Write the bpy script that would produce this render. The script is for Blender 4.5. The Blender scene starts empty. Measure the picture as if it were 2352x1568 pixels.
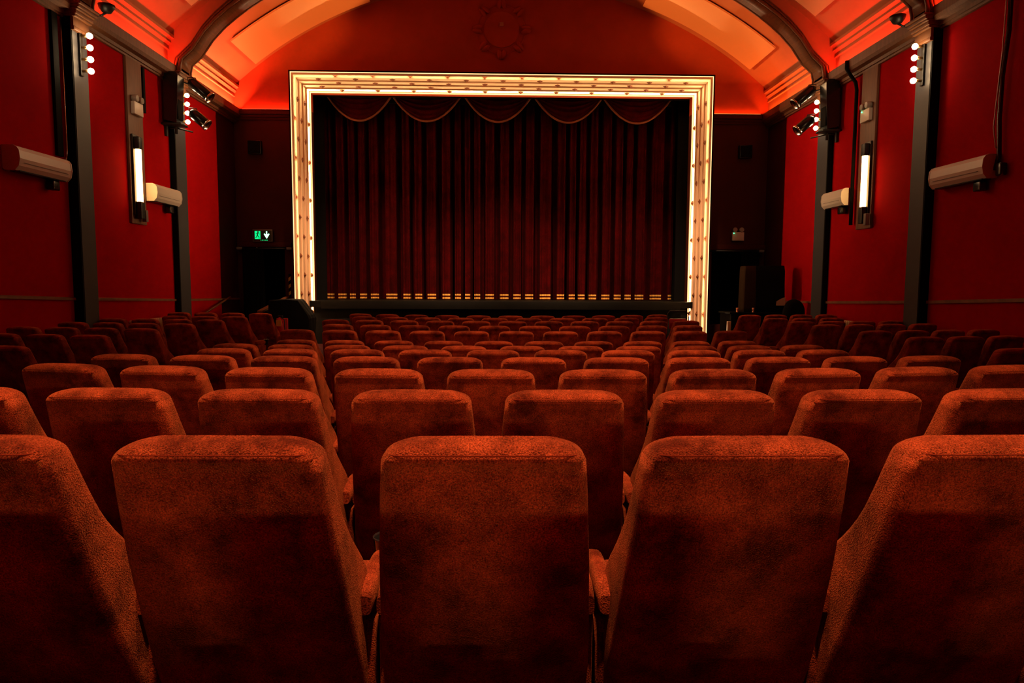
import bpy, math, random
from mathutils import Vector, Matrix

C = bpy.context.scene.collection
random.seed(7)

# ------------------------------------------------------------------ camera
cam_d = bpy.data.cameras.new('camera')
cam_d.lens = 24.0
cam_d.sensor_width = 36.0
cam_d.clip_start = 0.02
cam_d.clip_end = 200
cam = bpy.data.objects.new('camera', cam_d)
C.objects.link(cam)
YAW, PITCH, ROLL = math.radians(1.3326), math.radians(4.8786), math.radians(0.26)
_f = Vector((math.sin(YAW)*math.cos(PITCH), math.cos(YAW)*math.cos(PITCH), -math.sin(PITCH)))
_r = Vector((math.cos(YAW), -math.sin(YAW), 0))
_u = _r.cross(_f)
_r2 = math.cos(ROLL)*_r + math.sin(ROLL)*_u
_u2 = -math.sin(ROLL)*_r + math.cos(ROLL)*_u
M = Matrix((( _r2.x, _u2.x, -_f.x, 0), (_r2.y, _u2.y, -_f.y, 0), (_r2.z, _u2.z, -_f.z, 1.65), (0, 0, 0, 1)))
cam.matrix_world = M
bpy.context.scene.camera = cam

# ------------------------------------------------------------------ world, exposure
w = bpy.data.worlds.new('world')
bpy.context.scene.world = w
w.use_nodes = True
w.node_tree.nodes['Background'].inputs[0].default_value = (0, 0, 0, 1)
w.node_tree.nodes['Background'].inputs[1].default_value = 0.0
vs = bpy.context.scene.view_settings
vs.view_transform = 'Standard'
vs.look = 'None'
vs.exposure = 0.0
vs.gamma = 1.0
vs.use_curve_mapping = False
cy = bpy.context.scene.cycles
cy.max_bounces = 6
cy.diffuse_bounces = 4
cy.sample_clamp_indirect = 4.0
cy.caustics_reflective = False
cy.caustics_refractive = False

# ------------------------------------------------------------------ house lights (ceiling downlights and rear lamps over the seats), plus added spots
WARM = (1.0, 0.56, 0.30)

def spot(name, loc, target, power, cone, blend, radius, col=WARM):
    d = bpy.data.lights.new(name, 'SPOT')
    d.energy = power
    d.color = col
    d.spot_size = math.radians(cone)
    d.spot_blend = blend
    d.shadow_soft_size = radius
    o = bpy.data.objects.new(name, d)
    o.location = loc
    o.rotation_euler = (Vector(target)-Vector(loc)).to_track_quat('-Z', 'Y').to_euler()
    C.objects.link(o)
    return o

def area(name, loc, aim, along, lx, ly, power, col, parent=None, spread=180):
    """long thin area lamp: shines towards aim, its length runs along the given axis"""
    d = bpy.data.lights.new(name, 'AREA')
    d.shape = 'RECTANGLE'
    d.size, d.size_y = lx, ly
    d.energy = power
    d.color = col
    d.spread = math.radians(spread)
    o = bpy.data.objects.new(name, d)
    z = -Vector(aim).normalized()
    x = Vector(along).normalized()
    y = z.cross(x)
    m = Matrix((x, y, z)).transposed().to_4x4()
    m.translation = Vector(loc)
    o.matrix_world = m
    C.objects.link(o)
    if parent:
        o.parent = parent
        o.matrix_parent_inverse = Matrix.Translation(-parent.location)
    return o

for k, yy in enumerate((0.6, 3.6, 6.6, 9.6)):
    spot('house_downlight', (0.25, yy-0.6, 8.9), (0.25, yy+0.2, 0.9), (2100, 1750, 1350, 850)[k], (54, 50, 46, 44)[k], 0.3, 0.15)
area('rear_house_light', (0.15, -5.9, 2.62), (0.02, 8.9, -1.6), (1, 0, 0), 1.5, 0.10, 7.5, WARM, None, 44)
for xx in (-3.0, 0.2, 3.4):
    spot('added_hem_spot', (xx, 13.6, 8.8), (xx, 19.6, -0.3), 6500, 44, 1.0, 0.25)  # added lamps that brighten the foot of the curtain
# warm spots added by the pillar tops to brighten the vault panels opposite
for px_, tx_ in ((6.85, -4.6), (-6.5, 5.0)):
    spot('added_panel_spot', (px_, 11.95, 6.3), (tx_, 16.9, 8.4), 7600, 17, 0.5, 0.06, (1.0, 0.30, 0.06))
    spot('added_panel_spot', (px_, 11.95, 6.3), (tx_, 13.6, 8.15), 800, 19, 0.45, 0.06, (1.0, 0.30, 0.08))

# ------------------------------------------------------------------ room numbers
WL, WR, YF, YB = -6.86, 7.22, 18.4, -6.5     # left, right, front (screen) and rear walls
VX, VZ, VR = 0.18, -1.09, 10.5               # vault circle
def vault(x, off=0.0):
    r = VR-off
    return VZ+math.sqrt(max(r*r-(x-VX)**2, 0))
FLOOR_PTS = [(-6.5, 0.72), (-0.7, 0.40), (0.4, 0.335), (1.55, 0.27), (2.7, 0.20), (3.65, 0.163), (4.9, 0.092), (6.0, 0.034),
             (6.95, -0.018), (8.1, -0.07), (9.1, -0.02), (10.05, -0.009), (11.15, 0.0), (12.0, 0.01), (12.8, 0.02), (20.6, 0.02)]
def floor_z(y):
    for (a, za), (b, zb) in zip(FLOOR_PTS, FLOOR_PTS[1:]):
        if a <= y <= b:
            return za+(zb-za)*(y-a)/(b-a)
    return FLOOR_PTS[-1][1]

# ------------------------------------------------------------------ materials
def nodes(m):
    m.use_nodes = True
    nt = m.node_tree
    return nt, nt.nodes['Principled BSDF']

def mat(name, col, rough=0.6, metal=0.0, emit=None, strength=0.0, var=0.0, vscale=3.0, bump=0.0, bscale=60.0, spec=0.5, coat=0.0, stretch=None):
    m = bpy.data.materials.new(name)
    nt, p = nodes(m)
    p.inputs['Base Color'].default_value = (*col, 1)
    p.inputs['Roughness'].default_value = rough
    p.inputs['Metallic'].default_value = metal
    p.inputs['Specular IOR Level'].default_value = spec
    p.inputs['Coat Weight'].default_value = coat
    if emit:
        p.inputs['Emission Color'].default_value = (*emit, 1)
        p.inputs['Emission Strength'].default_value = strength
    if var or bump:
        tc = nt.nodes.new('ShaderNodeTexCoord')
        src = tc.outputs['Object']
        if stretch:
            mp = nt.nodes.new('ShaderNodeMapping')
            mp.inputs['Scale'].default_value = stretch
            nt.links.new(src, mp.inputs[0])
            src = mp.outputs[0]
    if var:
        n = nt.nodes.new('ShaderNodeTexNoise')
        n.inputs['Scale'].default_value = vscale
        n.inputs['Detail'].default_value = 6
        n.inputs['Roughness'].default_value = 0.6
        nt.links.new(src, n.inputs['Vector'])
        mr = nt.nodes.new('ShaderNodeMapRange')
        mr.inputs['From Min'].default_value = 0.3
        mr.inputs['From Max'].default_value = 0.7
        mr.inputs['To Min'].default_value = 1-var
        mr.inputs['To Max'].default_value = 1+var
        nt.links.new(n.outputs['Fac'], mr.inputs['Value'])
        mx = nt.nodes.new('ShaderNodeMix')
        mx.data_type = 'RGBA'
        mx.blend_type = 'MULTIPLY'
        mx.inputs['Factor'].default_value = 1
        mx.inputs['A'].default_value = (*col, 1)
        nt.links.new(mr.outputs['Result'], mx.inputs['B'])
        nt.links.new(mx.outputs['Result'], p.inputs['Base Color'])
    if bump:
        n2 = nt.nodes.new('ShaderNodeTexNoise')
        n2.inputs['Scale'].default_value = bscale
        n2.inputs['Detail'].default_value = 4
        nt.links.new(src, n2.inputs['Vector'])
        b = nt.nodes.new('ShaderNodeBump')
        b.inputs['Strength'].default_value = bump
        b.inputs['Distance'].default_value = 0.01
        nt.links.new(n2.outputs['Fac'], b.inputs['Height'])
        nt.links.new(b.outputs['Normal'], p.inputs['Normal'])
    return m

def velvet(name, dark, light, sheen=0.5, tint=(1, 0.35, 0.12), grain=270.0, patch=6.5, bump=1.0):
    m = bpy.data.materials.new(name)
    nt, p = nodes(m)
    N, L = nt.nodes.new, nt.links.new
    tc = N('ShaderNodeTexCoord')
    oi = N('ShaderNodeObjectInfo')
    sc = N('ShaderNodeVectorMath'); sc.operation = 'SCALE'; sc.inputs['Scale'].default_value = 1
    cv = N('ShaderNodeCombineXYZ')
    mu = N('ShaderNodeMath'); mu.operation = 'MULTIPLY'; mu.inputs[1].default_value = 37.0
    L(oi.outputs['Random'], mu.inputs[0])
    for k in range(3):
        L(mu.outputs[0], cv.inputs[k])
    ad = N('ShaderNodeVectorMath'); ad.operation = 'ADD'
    L(tc.outputs['Object'], ad.inputs[0]); L(cv.outputs[0], ad.inputs[1])
    n1 = N('ShaderNodeTexNoise'); n1.inputs['Scale'].default_value = patch; n1.inputs['Detail'].default_value = 7; n1.inputs['Roughness'].default_value = 0.68
    L(ad.outputs[0], n1.inputs['Vector'])
    r1 = N('ShaderNodeMapRange'); r1.inputs['From Min'].default_value = 0.36; r1.inputs['From Max'].default_value = 0.64
    L(n1.outputs['Fac'], r1.inputs['Value'])
    n2 = N('ShaderNodeTexNoise'); n2.inputs['Scale'].default_value = grain; n2.inputs['Detail'].default_value = 2
    L(ad.outputs[0], n2.inputs['Vector'])
    r2 = N('ShaderNodeMapRange'); r2.inputs['From Min'].default_value = 0.3; r2.inputs['From Max'].default_value = 0.7
    r2.inputs['To Min'].default_value = 0.30; r2.inputs['To Max'].default_value = 1.65
    L(n2.outputs['Fac'], r2.inputs['Value'])
    mx = N('ShaderNodeMix'); mx.data_type = 'RGBA'
    mx.inputs['A'].default_value = (*dark, 1); mx.inputs['B'].default_value = (*light, 1)
    L(r1.outputs['Result'], mx.inputs['Factor'])
    m2 = N('ShaderNodeMix'); m2.data_type = 'RGBA'; m2.blend_type = 'MULTIPLY'; m2.inputs['Factor'].default_value = 1
    L(mx.outputs['Result'], m2.inputs['A']); L(r2.outputs['Result'], m2.inputs['B'])
    L(m2.outputs['Result'], p.inputs['Base Color'])
    b = N('ShaderNodeBump'); b.inputs['Strength'].default_value = bump; b.inputs['Distance'].default_value = 0.007
    L(n2.outputs['Fac'], b.inputs['Height']); L(b.outputs['Normal'], p.inputs['Normal'])
    p.inputs['Roughness'].default_value = 0.95
    p.inputs['Specular IOR Level'].default_value = 0.05
    p.inputs['Sheen Weight'].default_value = sheen
    p.inputs['Sheen Roughness'].default_value = 0.35
    p.inputs['Sheen Tint'].default_value = (*tint, 1)
    return m

MT = dict(
    seat=velvet('seat_velvet', (0.10, 0.010, 0.004), (0.50, 0.072, 0.020), 0.45, (1, 0.28, 0.08)),
    piping=mat('seat_piping', (0.20, 0.022, 0.007), 0.95, spec=0.05),
    black=mat('black_metal', (0.012, 0.012, 0.012), 0.45, 0.3),
    plastic=mat('black_plastic', (0.010, 0.010, 0.011), 0.22),
    cup=mat('cup_holder_gloss', (0.02, 0.02, 0.02), 0.08, 0.0, coat=1.0),
    wall=mat('red_wall_paint', (0.34, 0.003, 0.004), 0.9, spec=0.02, var=0.10, vscale=1.5, bump=0.08, bscale=25),
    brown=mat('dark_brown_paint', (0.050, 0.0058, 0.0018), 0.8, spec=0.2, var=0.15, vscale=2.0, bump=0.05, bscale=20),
    tymp=mat('front_wall_plaster', (0.46, 0.072, 0.024), 0.85, spec=0.15, var=0.12, vscale=1.2, bump=0.05, bscale=15),
    ceil=mat('ceiling_plaster', (0.52, 0.21, 0.11), 0.9, spec=0.1, var=0.08, vscale=1.0, bump=0.04, bscale=12),
    panel=mat('ceiling_panel_board', (0.85, 0.46, 0.24), 0.85, spec=0.1),
    wood=mat('brown_wood', (0.17, 0.062, 0.02), 0.5, var=0.35, vscale=5, stretch=(12, 1, 1), bump=0.1, bscale=30),
    woodv=mat('brown_wood_upright', (0.13, 0.048, 0.018), 0.55, var=0.3, vscale=5, stretch=(6, 6, 0.6)),
    pillar=mat('blue_black_pillar_paint', (0.024, 0.025, 0.034), 0.5, var=0.12, vscale=3, bump=0.06, bscale=40),
    jet=mat('jet_black_paint', (0.004, 0.004, 0.004), 0.7, spec=0.06),
    carpet=mat('dark_carpet', (0.035, 0.006, 0.006), 0.95, spec=0.06, var=0.3, vscale=40, bump=0.3, bscale=250),
    stage=mat('black_stage_paint', (0.0035, 0.0034, 0.0028), 0.6, spec=0.06, var=0.2, vscale=6),
    frame=mat('cream_frame_paint', (0.82, 0.58, 0.37), 0.7, spec=0.2),
    strip=mat('warm_led_strip', (1, 0.8, 0.5), 0.5, emit=(1.0, 0.55, 0.24), strength=2.2),
    stud=mat('copper_stud', (0.16, 0.042, 0.009), 0.7),
    curtain=velvet('red_stage_curtain', (0.022, 0.0002, 0.0003), (0.042, 0.0003, 0.0006), 0.01, (1, 0.1, 0.08), 120, 3, 0.2),
    gold=mat('gold_braid', (0.62, 0.36, 0.07), 0.5, 0.1, var=0.45, vscale=60, stretch=(3, 1, 0.4)),
    fringe=mat('old_gold_fringe', (0.25, 0.09, 0.04), 0.7, var=0.3, vscale=80),
    bulb=mat('lit_bulb', (1, 1, 1), 0.3, emit=(1.0, 0.66, 0.34), strength=60.0),
    brass=mat('aged_brass', (0.35, 0.2, 0.08), 0.35, 0.9),
    tube=mat('lit_tube', (1, 1, 1), 0.3, emit=(1.0, 0.50, 0.16), strength=22.0),
    red_led=mat('red_cove_led', (1, 0.1, 0.05), 0.5, emit=(1.0, 0.05, 0.018), strength=6.0),
    orange_led=mat('orange_cove_led', (1, 0.4, 0.1), 0.5, emit=(1.0, 0.21, 0.045), strength=6.0),
    white=mat('white_plastic', (0.62, 0.58, 0.52), 0.35),
    grey=mat('grey_plastic', (0.16, 0.15, 0.14), 0.4),
    cream=mat('cream_radiator_enamel', (0.62, 0.50, 0.30), 0.35),
    chrome=mat('chrome', (0.6, 0.58, 0.55), 0.18, 1.0),
    lens=mat('lamp_lens', (0.35, 0.33, 0.30), 0.1, coat=1.0),
    redenamel=mat('red_enamel', (0.45, 0.008, 0.01), 0.3),
    redvinyl=mat('bright_red_vinyl', (0.55, 0.006, 0.012), 0.45),
    drape=mat('black_drape_cloth', (0.005, 0.005, 0.005), 0.9, spec=0.06, bump=0.3, bscale=12),
    olive=mat('brown_drape_cloth', (0.030, 0.018, 0.010), 0.9, spec=0.06, bump=0.3, bscale=12),
    paper=mat('pale_paper', (0.5, 0.36, 0.26), 0.8),
    yellow=mat('yellow_tape', (0.5, 0.36, 0.04), 0.6),
    copper=mat('copper_cup', (0.75, 0.42, 0.28), 0.25, 0.9),
    greenlit=mat('lit_exit_green', (0.0, 0.3, 0.08), 0.5, emit=(0.0, 0.85, 0.22), strength=1.3),
    greenpale=mat('lit_exit_pale', (0.5, 1, 0.7), 0.5, emit=(0.35, 1.0, 0.55), strength=2.6),
    greendark=mat('exit_sign_face', (0.0, 0.02, 0.008), 0.25),
    led=mat('green_indicator', (0, 1, 0.3), 0.5, emit=(0.05, 1.0, 0.3), strength=8.0),
    plate=mat('pale_wall_plate', (0.55, 0.28, 0.2), 0.5),
)

for q_ in ('strip', 'red_led', 'orange_led', 'greenlit', 'greenpale', 'led'):
    MT[q_].cycles.emission_sampling = 'NONE'

# ------------------------------------------------------------------ mesh helper
class MB:
    def __init__(s):
        s.v, s.f, s.smooth = [], [], []
    def add(s, vs, fs, smooth=False):
        o = len(s.v)
        s.v += [tuple(p) for p in vs]
        s.f += [tuple(i+o for i in f) for f in fs]
        s.smooth += [smooth]*len(fs)
        return s
    def box(s, x0, x1, y0, y1, z0, z1, bev=0.0):
        if bev <= 0:
            vs = [(x, y, z) for x in (x0, x1) for y in (y0, y1) for z in (z0, z1)]
            fs = [(0, 1, 3, 2), (4, 6, 7, 5), (0, 4, 5, 1), (2, 3, 7, 6), (0, 2, 6, 4), (1, 5, 7, 3)]
            return s.add(vs, fs)
        import bmesh
        bm = bmesh.new()
        bmesh.ops.create_cube(bm, size=1)
        for v in bm.verts:
            v.co = Vector(((x0+x1)/2+v.co.x*(x1-x0), (y0+y1)/2+v.co.y*(y1-y0), (z0+z1)/2+v.co.z*(z1-z0)))
        bmesh.ops.bevel(bm, geom=list(bm.edges), offset=bev, segments=3, affect='EDGES', profile=0.5)
        bm.verts.index_update()
        s.add([v.co[:] for v in bm.verts], [[v.index for v in f.verts] for f in bm.faces], True)
        bm.free()
        return s
    def loft(s, rings, cap=True, smooth=True, close=True):
        n = len(rings[0])
        vs = [p for r in rings for p in r]
        fs = []
        for i in range(len(rings)-1):
            for j in range(n if close else n-1):
                k = (j+1) % n
                fs.append((i*n+j, i*n+k, (i+1)*n+k, (i+1)*n+j))
        o = len(s.v)
        s.add(vs, fs, smooth)
        if cap:
            s.f += [tuple(o+j for j in reversed(range(n))), tuple(o+(len(rings)-1)*n+j for j in range(n))]
            s.smooth += [False, False]
        return s
    def tube(s, pts, r, n=10, cap=True):
        pts = [Vector(p) for p in pts]
        rings = []
        up0 = None
        for i, p in enumerate(pts):
            d = (pts[min(i+1, len(pts)-1)]-pts[max(i-1, 0)]).normalized()
            a = Vector((0, 0, 1)) if abs(d.z) < 0.9 else Vector((1, 0, 0))
            if up0 is None:
                u = d.cross(a).normalized()
            else:
                u = (up0-d*up0.dot(d)).normalized()
            up0 = u
            v = d.cross(u)
            rr = r[i] if isinstance(r, (list, tuple)) else r
            rings.append([p+rr*(math.cos(t)*u+math.sin(t)*v) for t in [2*math.pi*k/n for k in range(n)]])
        return s.loft(rings, cap)
    def lathe(s, prof, c=(0, 0, 0), axis='z', n=24, cap=True):
        rings = []
        for r, h in prof:
            ring = []
            for k in range(n):
                t = 2*math.pi*k/n
                a, b = r*math.cos(t), r*math.sin(t)
                q = {'z': (a, b, h), 'x': (h, a, b), 'y': (b, h, a)}[axis]
                ring.append((c[0]+q[0], c[1]+q[1], c[2]+q[2]))
            rings.append(ring)
        return s.loft(rings, cap)
    def sphere(s, c, r, n=14, m=9):
        prof = [(max(r*math.sin(math.pi*i/m), 1e-4), -r*math.cos(math.pi*i/m)) for i in range(m+1)]
        return s.lathe(prof, c, 'z', n)
    def extrude(s, prof, y0, y1, swap=None):
        """closed profile [(a,b)] extruded along y; a->x, b->z"""
        n = len(prof)
        vs = [(a, y0, b) for a, b in prof]+[(a, y1, b) for a, b in prof]
        fs = [(j, (j+1) % n, n+(j+1) % n, n+j) for j in range(n)]
        fs += [tuple(reversed(range(n))), tuple(range(n, 2*n))]
        return s.add(vs, fs)
    def xf(s, mtx):
        s.v = [tuple(mtx @ Vector(p)) for p in s.v]
        return s
    def build(s, name, m, parent=None, normals=True):
        me = bpy.data.meshes.new(name)
        me.from_pydata(s.v, [], s.f)
        me.polygons.foreach_set('use_smooth', s.smooth)
        if normals:
            import bmesh
            bm = bmesh.new(); bm.from_mesh(me)
            bmesh.ops.recalc_face_normals(bm, faces=bm.faces)
            bm.to_mesh(me); bm.free()
        me.materials.append(m)
        me.update()
        o = bpy.data.objects.new(name, me)
        C.objects.link(o)
        if parent:
            o.parent = parent
        return o

def thing(name, label, cat, loc=(0, 0, 0), rz=0.0, group=None):
    o = bpy.data.objects.new(name, None)
    o.empty_display_size = 0.1
    C.objects.link(o)
    o.location = loc
    o.rotation_euler = (0, 0, rz)
    tag(o, label, cat, group)
    return o
def tag(o, label, cat, group=None):
    o['label'] = label
    o['category'] = cat
    if group:
        o['group'] = group
    return o
def struct(name, mb, m, label=None, parent=None):
    o = mb.build(name, m, parent)
    if not parent:
        o['kind'] = 'structure'
        if label:
            o['label'] = label
    return o
def dup(root, loc, rz, label, group=None):
    r = root.copy(); C.objects.link(r)
    r.location = loc; r.rotation_euler = (0, 0, rz)
    r['label'] = label
    if group:
        r['group'] = group
    for ch in list(root.children):
        c = ch.copy(); C.objects.link(c); c.parent = r
        for g in ch.children:
            d = g.copy(); C.objects.link(d); d.parent = c
    return r

def wallbox(mb, xw, s, d0, d1, y0, y1, z0, z1, bev=0.0):
    """box measured outward from a side wall: xw wall x, s=+1 left wall (into room +x), -1 right wall"""
    a, b = xw+s*d0, xw+s*d1
    return mb.box(min(a, b), max(a, b), y0, y1, z0, z1, bev)

SIDES = (('left', WL, 1), ('right', WR, -1))

# ================================================================== SHELL
# floor: raked carpeted floor following the rows
mb = MB()
vs, fs = [], []
for y, z in FLOOR_PTS:
    vs += [(WL-0.2, y, z), (WR+0.2, y, z)]
n = len(FLOOR_PTS)
for i in range(n-1):
    fs.append((2*i, 2*i+1, 2*i+3, 2*i+2))
top = len(vs)
for y, z in FLOOR_PTS:
    vs += [(WL-0.2, y, z-0.2), (WR+0.2, y, z-0.2)]
for i in range(n-1):
    fs.append((top+2*i, top+2*i+2, top+2*i+3, top+2*i+1))
    fs.append((2*i, 2*i+2, top+2*i+2, top+2*i))
    fs.append((2*i+1, top+2*i+1, top+2*i+3, 2*i+3))
fs += [(0, top, top+1, 1), (2*n-2, 2*n-1, top+2*n-1, top+2*n-2)]
struct('floor', mb.add(vs, fs), MT['carpet'])

# side walls: red, the last stretch by the screen dark brown
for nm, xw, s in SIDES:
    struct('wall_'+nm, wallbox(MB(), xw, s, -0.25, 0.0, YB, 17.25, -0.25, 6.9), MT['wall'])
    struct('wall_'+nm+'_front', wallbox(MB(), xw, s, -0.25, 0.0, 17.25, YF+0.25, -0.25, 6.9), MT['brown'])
struct('wall_back', MB().box(WL-0.25, WR+0.25, YB-0.25, YB, 0.4, 9.6), MT['brown'])

# vaulted ceiling
def arc_sheet(mb, x0, x1, y0, y1, off0, off1, n):
    ring0, ring1, ring2, ring3 = [], [], [], []
    for i in range(n+1):
        x = x0+(x1-x0)*i/n
        def pt(off, x=x):
            a = math.atan2(x-VX, vault(x)-VZ)
            return (VX+(VR-off)*math.sin(a), VZ+(VR-off)*math.cos(a))
        a, b = pt(off0), pt(off1)
        ring0.append((a[0], y0, a[1])); ring1.append((a[0], y1, a[1]))
        ring2.append((b[0], y1, b[1])); ring3.append((b[0], y0, b[1]))
    o = len(mb.v)
    m_ = n+1
    vs = ring0+ring1+ring2+ring3
    fs = []
    for i in range(n):
        for k in range(4):
            a, b = k*m_, ((k+1) % 4)*m_
            fs.append((a+i, a+i+1, b+i+1, b+i))
    fs += [(0, m_, 2*m_, 3*m_), (n, 3*m_+n, 2*m_+n, m_+n)]
    return mb.add(vs, fs)
struct('ceiling', arc_sheet(MB(), WL-0.2, WR+0.2, YB, YF+0.2, 0.0, -0.2, 64), MT['ceil'])

# front wall with the proscenium opening and two door openings
def wall_cells(cols):
    mb = MB()
    for x0, x1, spans in cols:
        k = max(1, int((x1-x0)/0.5))
        for i in range(k):
            a, b = x0+(x1-x0)*i/k, x0+(x1-x0)*(i+1)/k
            for z0, z1 in spans:
                za = vault(a) if z1 is None else z1
                zb = vault(b) if z1 is None else z1
                vs = [(a, YF, z0), (b, YF, z0), (b, YF, zb), (a, YF, za)]
                vs += [(x, YF+0.25, z) for x, _, z in vs]
                mb.add(vs, [(0, 1, 2, 3), (7, 6, 5, 4), (0, 4, 5, 1), (2, 6, 7, 3), (1, 5, 6, 2), (3, 7, 4, 0)])
    return mb
OX0, OX1, OZ = -4.86, 5.16, 6.58
DL0, DL1, DR0, DR1, DZ0, DZ1 = -6.74, -5.62, 5.80, 7.10, 0.55, 2.6
struct('wall_front', wall_cells([(WL, DL0, [(-0.2, 6.12)]), (DL0, DL1, [(-0.2, DZ0), (DZ1, 6.12)]), (DL1, OX0, [(-0.2, 6.12)]),
                                 (OX1, DR0, [(-0.2, 6.12)]), (DR0, DR1, [(-0.2, DZ0), (DZ1, 6.12)]), (DR1, WR, [(-0.2, 6.12)])]), MT['brown'])
struct('wall_front_gable', wall_cells([(WL, OX0, [(6.12, None)]), (OX0, OX1, [(OZ, None)]), (OX1, WR, [(6.12, None)])]), MT['tymp'])

# dark closed passages behind the two doorways
for i, (a, b) in enumerate(((DL0, DL1), (DR0, DR1))):
    mb = MB()
    mb.box(a-0.05, b+0.05, YF+1.2, YF+1.25, DZ0-0.05, DZ1+0.05)
    mb.box(a-0.06, a, YF+0.2, YF+1.25, DZ0-0.05, DZ1+0.05).box(b, b+0.06, YF+0.2, YF+1.25, DZ0-0.05, DZ1+0.05)
    mb.box(a-0.06, b+0.06, YF+0.2, YF+1.25, DZ1, DZ1+0.06).box(a-0.06, b+0.06, YF+0.2, YF+1.25, DZ0-0.06, DZ0)
    d = struct('door_%d' % (i+1), mb, MT['jet'])
    # lintel over the doorway
    struct('trim_door_%d' % (i+1), MB().box(a-0.1, b+0.2, YF-0.09, YF, DZ1-0.03, DZ1+0.10, 0.01), MT['brown'])

# picture rail / frieze band and cove moulding along the side walls, split at the ribs
BAYS = ((YB, 7.7), (8.1, 11.3), (11.68, 14.8), (15.27, YF))
nt_ = [10]
def trim(mb, m, label=None):
    nt_[0] += 1
    return struct('trim_%d' % nt_[0], mb, m, label)
for nm, xw, s in SIDES:
    def P(d, z):
        return (xw+s*d, z)
    frieze = [P(0, 5.78), P(0.05, 5.78), P(0.05, 5.82), P(0.08, 5.82), P(0.08, 5.88), P(0.17, 5.90), P(0.20, 5.96), P(0.20, 6.12), P(0.175, 6.12), P(0.175, 6.0), P(0, 6.0)]
    trim(MB().extrude(frieze, YB, YF), MT['brown'] if False else MT['woodv'])
    for (y0, y1) in BAYS:
        cove = [P(0, 6.0), P(0.02, 6.0), P(0.02, 6.44), P(0.055, 6.45), P(0.055, 6.475), P(0.04, 6.48), P(0.045, 6.53), P(0.085, 6.575),
                P(0.10, 6.58), P(0.10, 6.605), P(0.085, 6.61), P(0.12, 6.66), P(0.16, 6.675), P(0.16, 6.735), P(0.05, 6.79), P(-0.1, 6.79)]
        trim(MB().extrude(cove, y0, y1), MT['ceil'])
# band across the front wall at the same height
for a, b in ((WL, -5.15), (5.45, WR)):
    trim(MB().box(a, b, YF-0.10, YF, 6.00, 6.12).box(a, b, YF-0.06, YF, 5.93, 6.0).box(a, b, YF-0.03, YF, 5.87, 5.93), MT['brown'])

# transverse ribs at the pillars
def rib(y0, y1):
    mb = MB()
    def inner(side):
        # points of the rib underside from the pillar top to the crown
        xw = WL if side < 0 else WR
        x_in = xw+(0.27 if side < 0 else -0.27)
        pts = [(x_in, 5.98), (x_in, 6.12), (x_in+0.04*(-side), 6.28)]
        # blend to an arc that keeps 0.36 below the vault
        a0 = math.atan2((x_in-VX)*0.965, 8.0)
        tgt = []
        for k in range(1, 28):
            f = k/27
            x = x_in+(VX-x_in)*f
            z = vault(x, 0.30)
            dx = abs(x-x_in)
            z -= 0.62*math.exp(-dx/0.33)
            tgt.append((x, z))
        return pts+tgt
    Lp, Rp = inner(-1), inner(1)
    under = Lp+Rp[::-1][1:]
    outer = [(x, vault(min(max(x, WL), WR))+0.05) for x, z in under]
    outer[0] = outer[1] = outer[2] = (WL-0.05, vault(WL)-0.0)
    outer[-1] = outer[-2] = outer[-3] = (WR+0.05, vault(WR))
    outer[0] = (WL-0.05, 5.98); outer[-1] = (WR+0.05, 5.98)
    n = len(under)
    vs = [(x, y0, z) for x, z in under]+[(x, y1, z) for x, z in under]+[(x, y1, z) for x, z in outer]+[(x, y0, z) for x, z in outer]
    fs = []
    for i in range(n-1):
        for k in range(4):
            a, b = k*n, ((k+1) % 4)*n
            fs.append((a+i, a+i+1, b+i+1, b+i))
    mb.add(vs, fs)
    # the moulded edge beads
    edge = MB()
    for yy in (y0-0.015, y1+0.015):
        for off, r in ((0.0, 0.032), (0.075, 0.020), (0.13, 0.012)):
            pts = []
            for i, (x, z) in enumerate(under):
                ox, oz = outer[i]
                d = Vector((ox-x, oz-z)); d.normalize()
                if i < 3: d = Vector((-1, 0))
                if i > n-4: d = Vector((1, 0))
                pts.append((x+d.x*off, yy, z+d.y*off))
            edge.tube(pts, r, 8)
    soff = MB()
    y_a, y_b = y0+0.04, y1-0.04
    rr = []
    for x, z in under:
        rr.append([(x, y_a, z-0.001), (x, y_b, z-0.001), (x, y_b, z-0.03), (x, y_a, z-0.03)])
    soff.loft(rr)
    return mb, edge, soff
for (y0, y1) in ((14.8, 15.27), (11.3, 11.68), (7.7, 8.1)):
    a, b, c = rib(y0, y1)
    o = trim(a, MT['ceil'])
    b.build('edge_moulding', MT['wood'], o)
    c.build('soffit_strip', MT['wood'], o)

# dado rails (sloping a little with the floor) between the pillars
for nm, xw, s in SIDES:
    for (y0, z0, y1, z1) in ((YB, 1.9, 7.7, 1.51), (8.1, 1.495, 11.3, 1.365), (11.68, 1.355, 14.8, 1.262), (15.27, 1.25, YF, 1.205)):
        a, b = xw, xw+s*0.035
        lo, hi = min(a, b), max(a, b)
        vs = [(lo, y0, z0-0.025), (hi, y0, z0-0.025), (hi, y0, z0+0.012), (lo, y0, z0+0.025),
              (lo, y1, z1-0.025), (hi, y1, z1-0.025), (hi, y1, z1+0.012), (lo, y1, z1+0.025)]
        trim(MB().add(vs, [(3, 2, 1, 0), (4, 5, 6, 7), (0, 1, 5, 4), (1, 2, 6, 5), (2, 3, 7, 6), (3, 0, 4, 7)]), MT['wood'])

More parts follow.
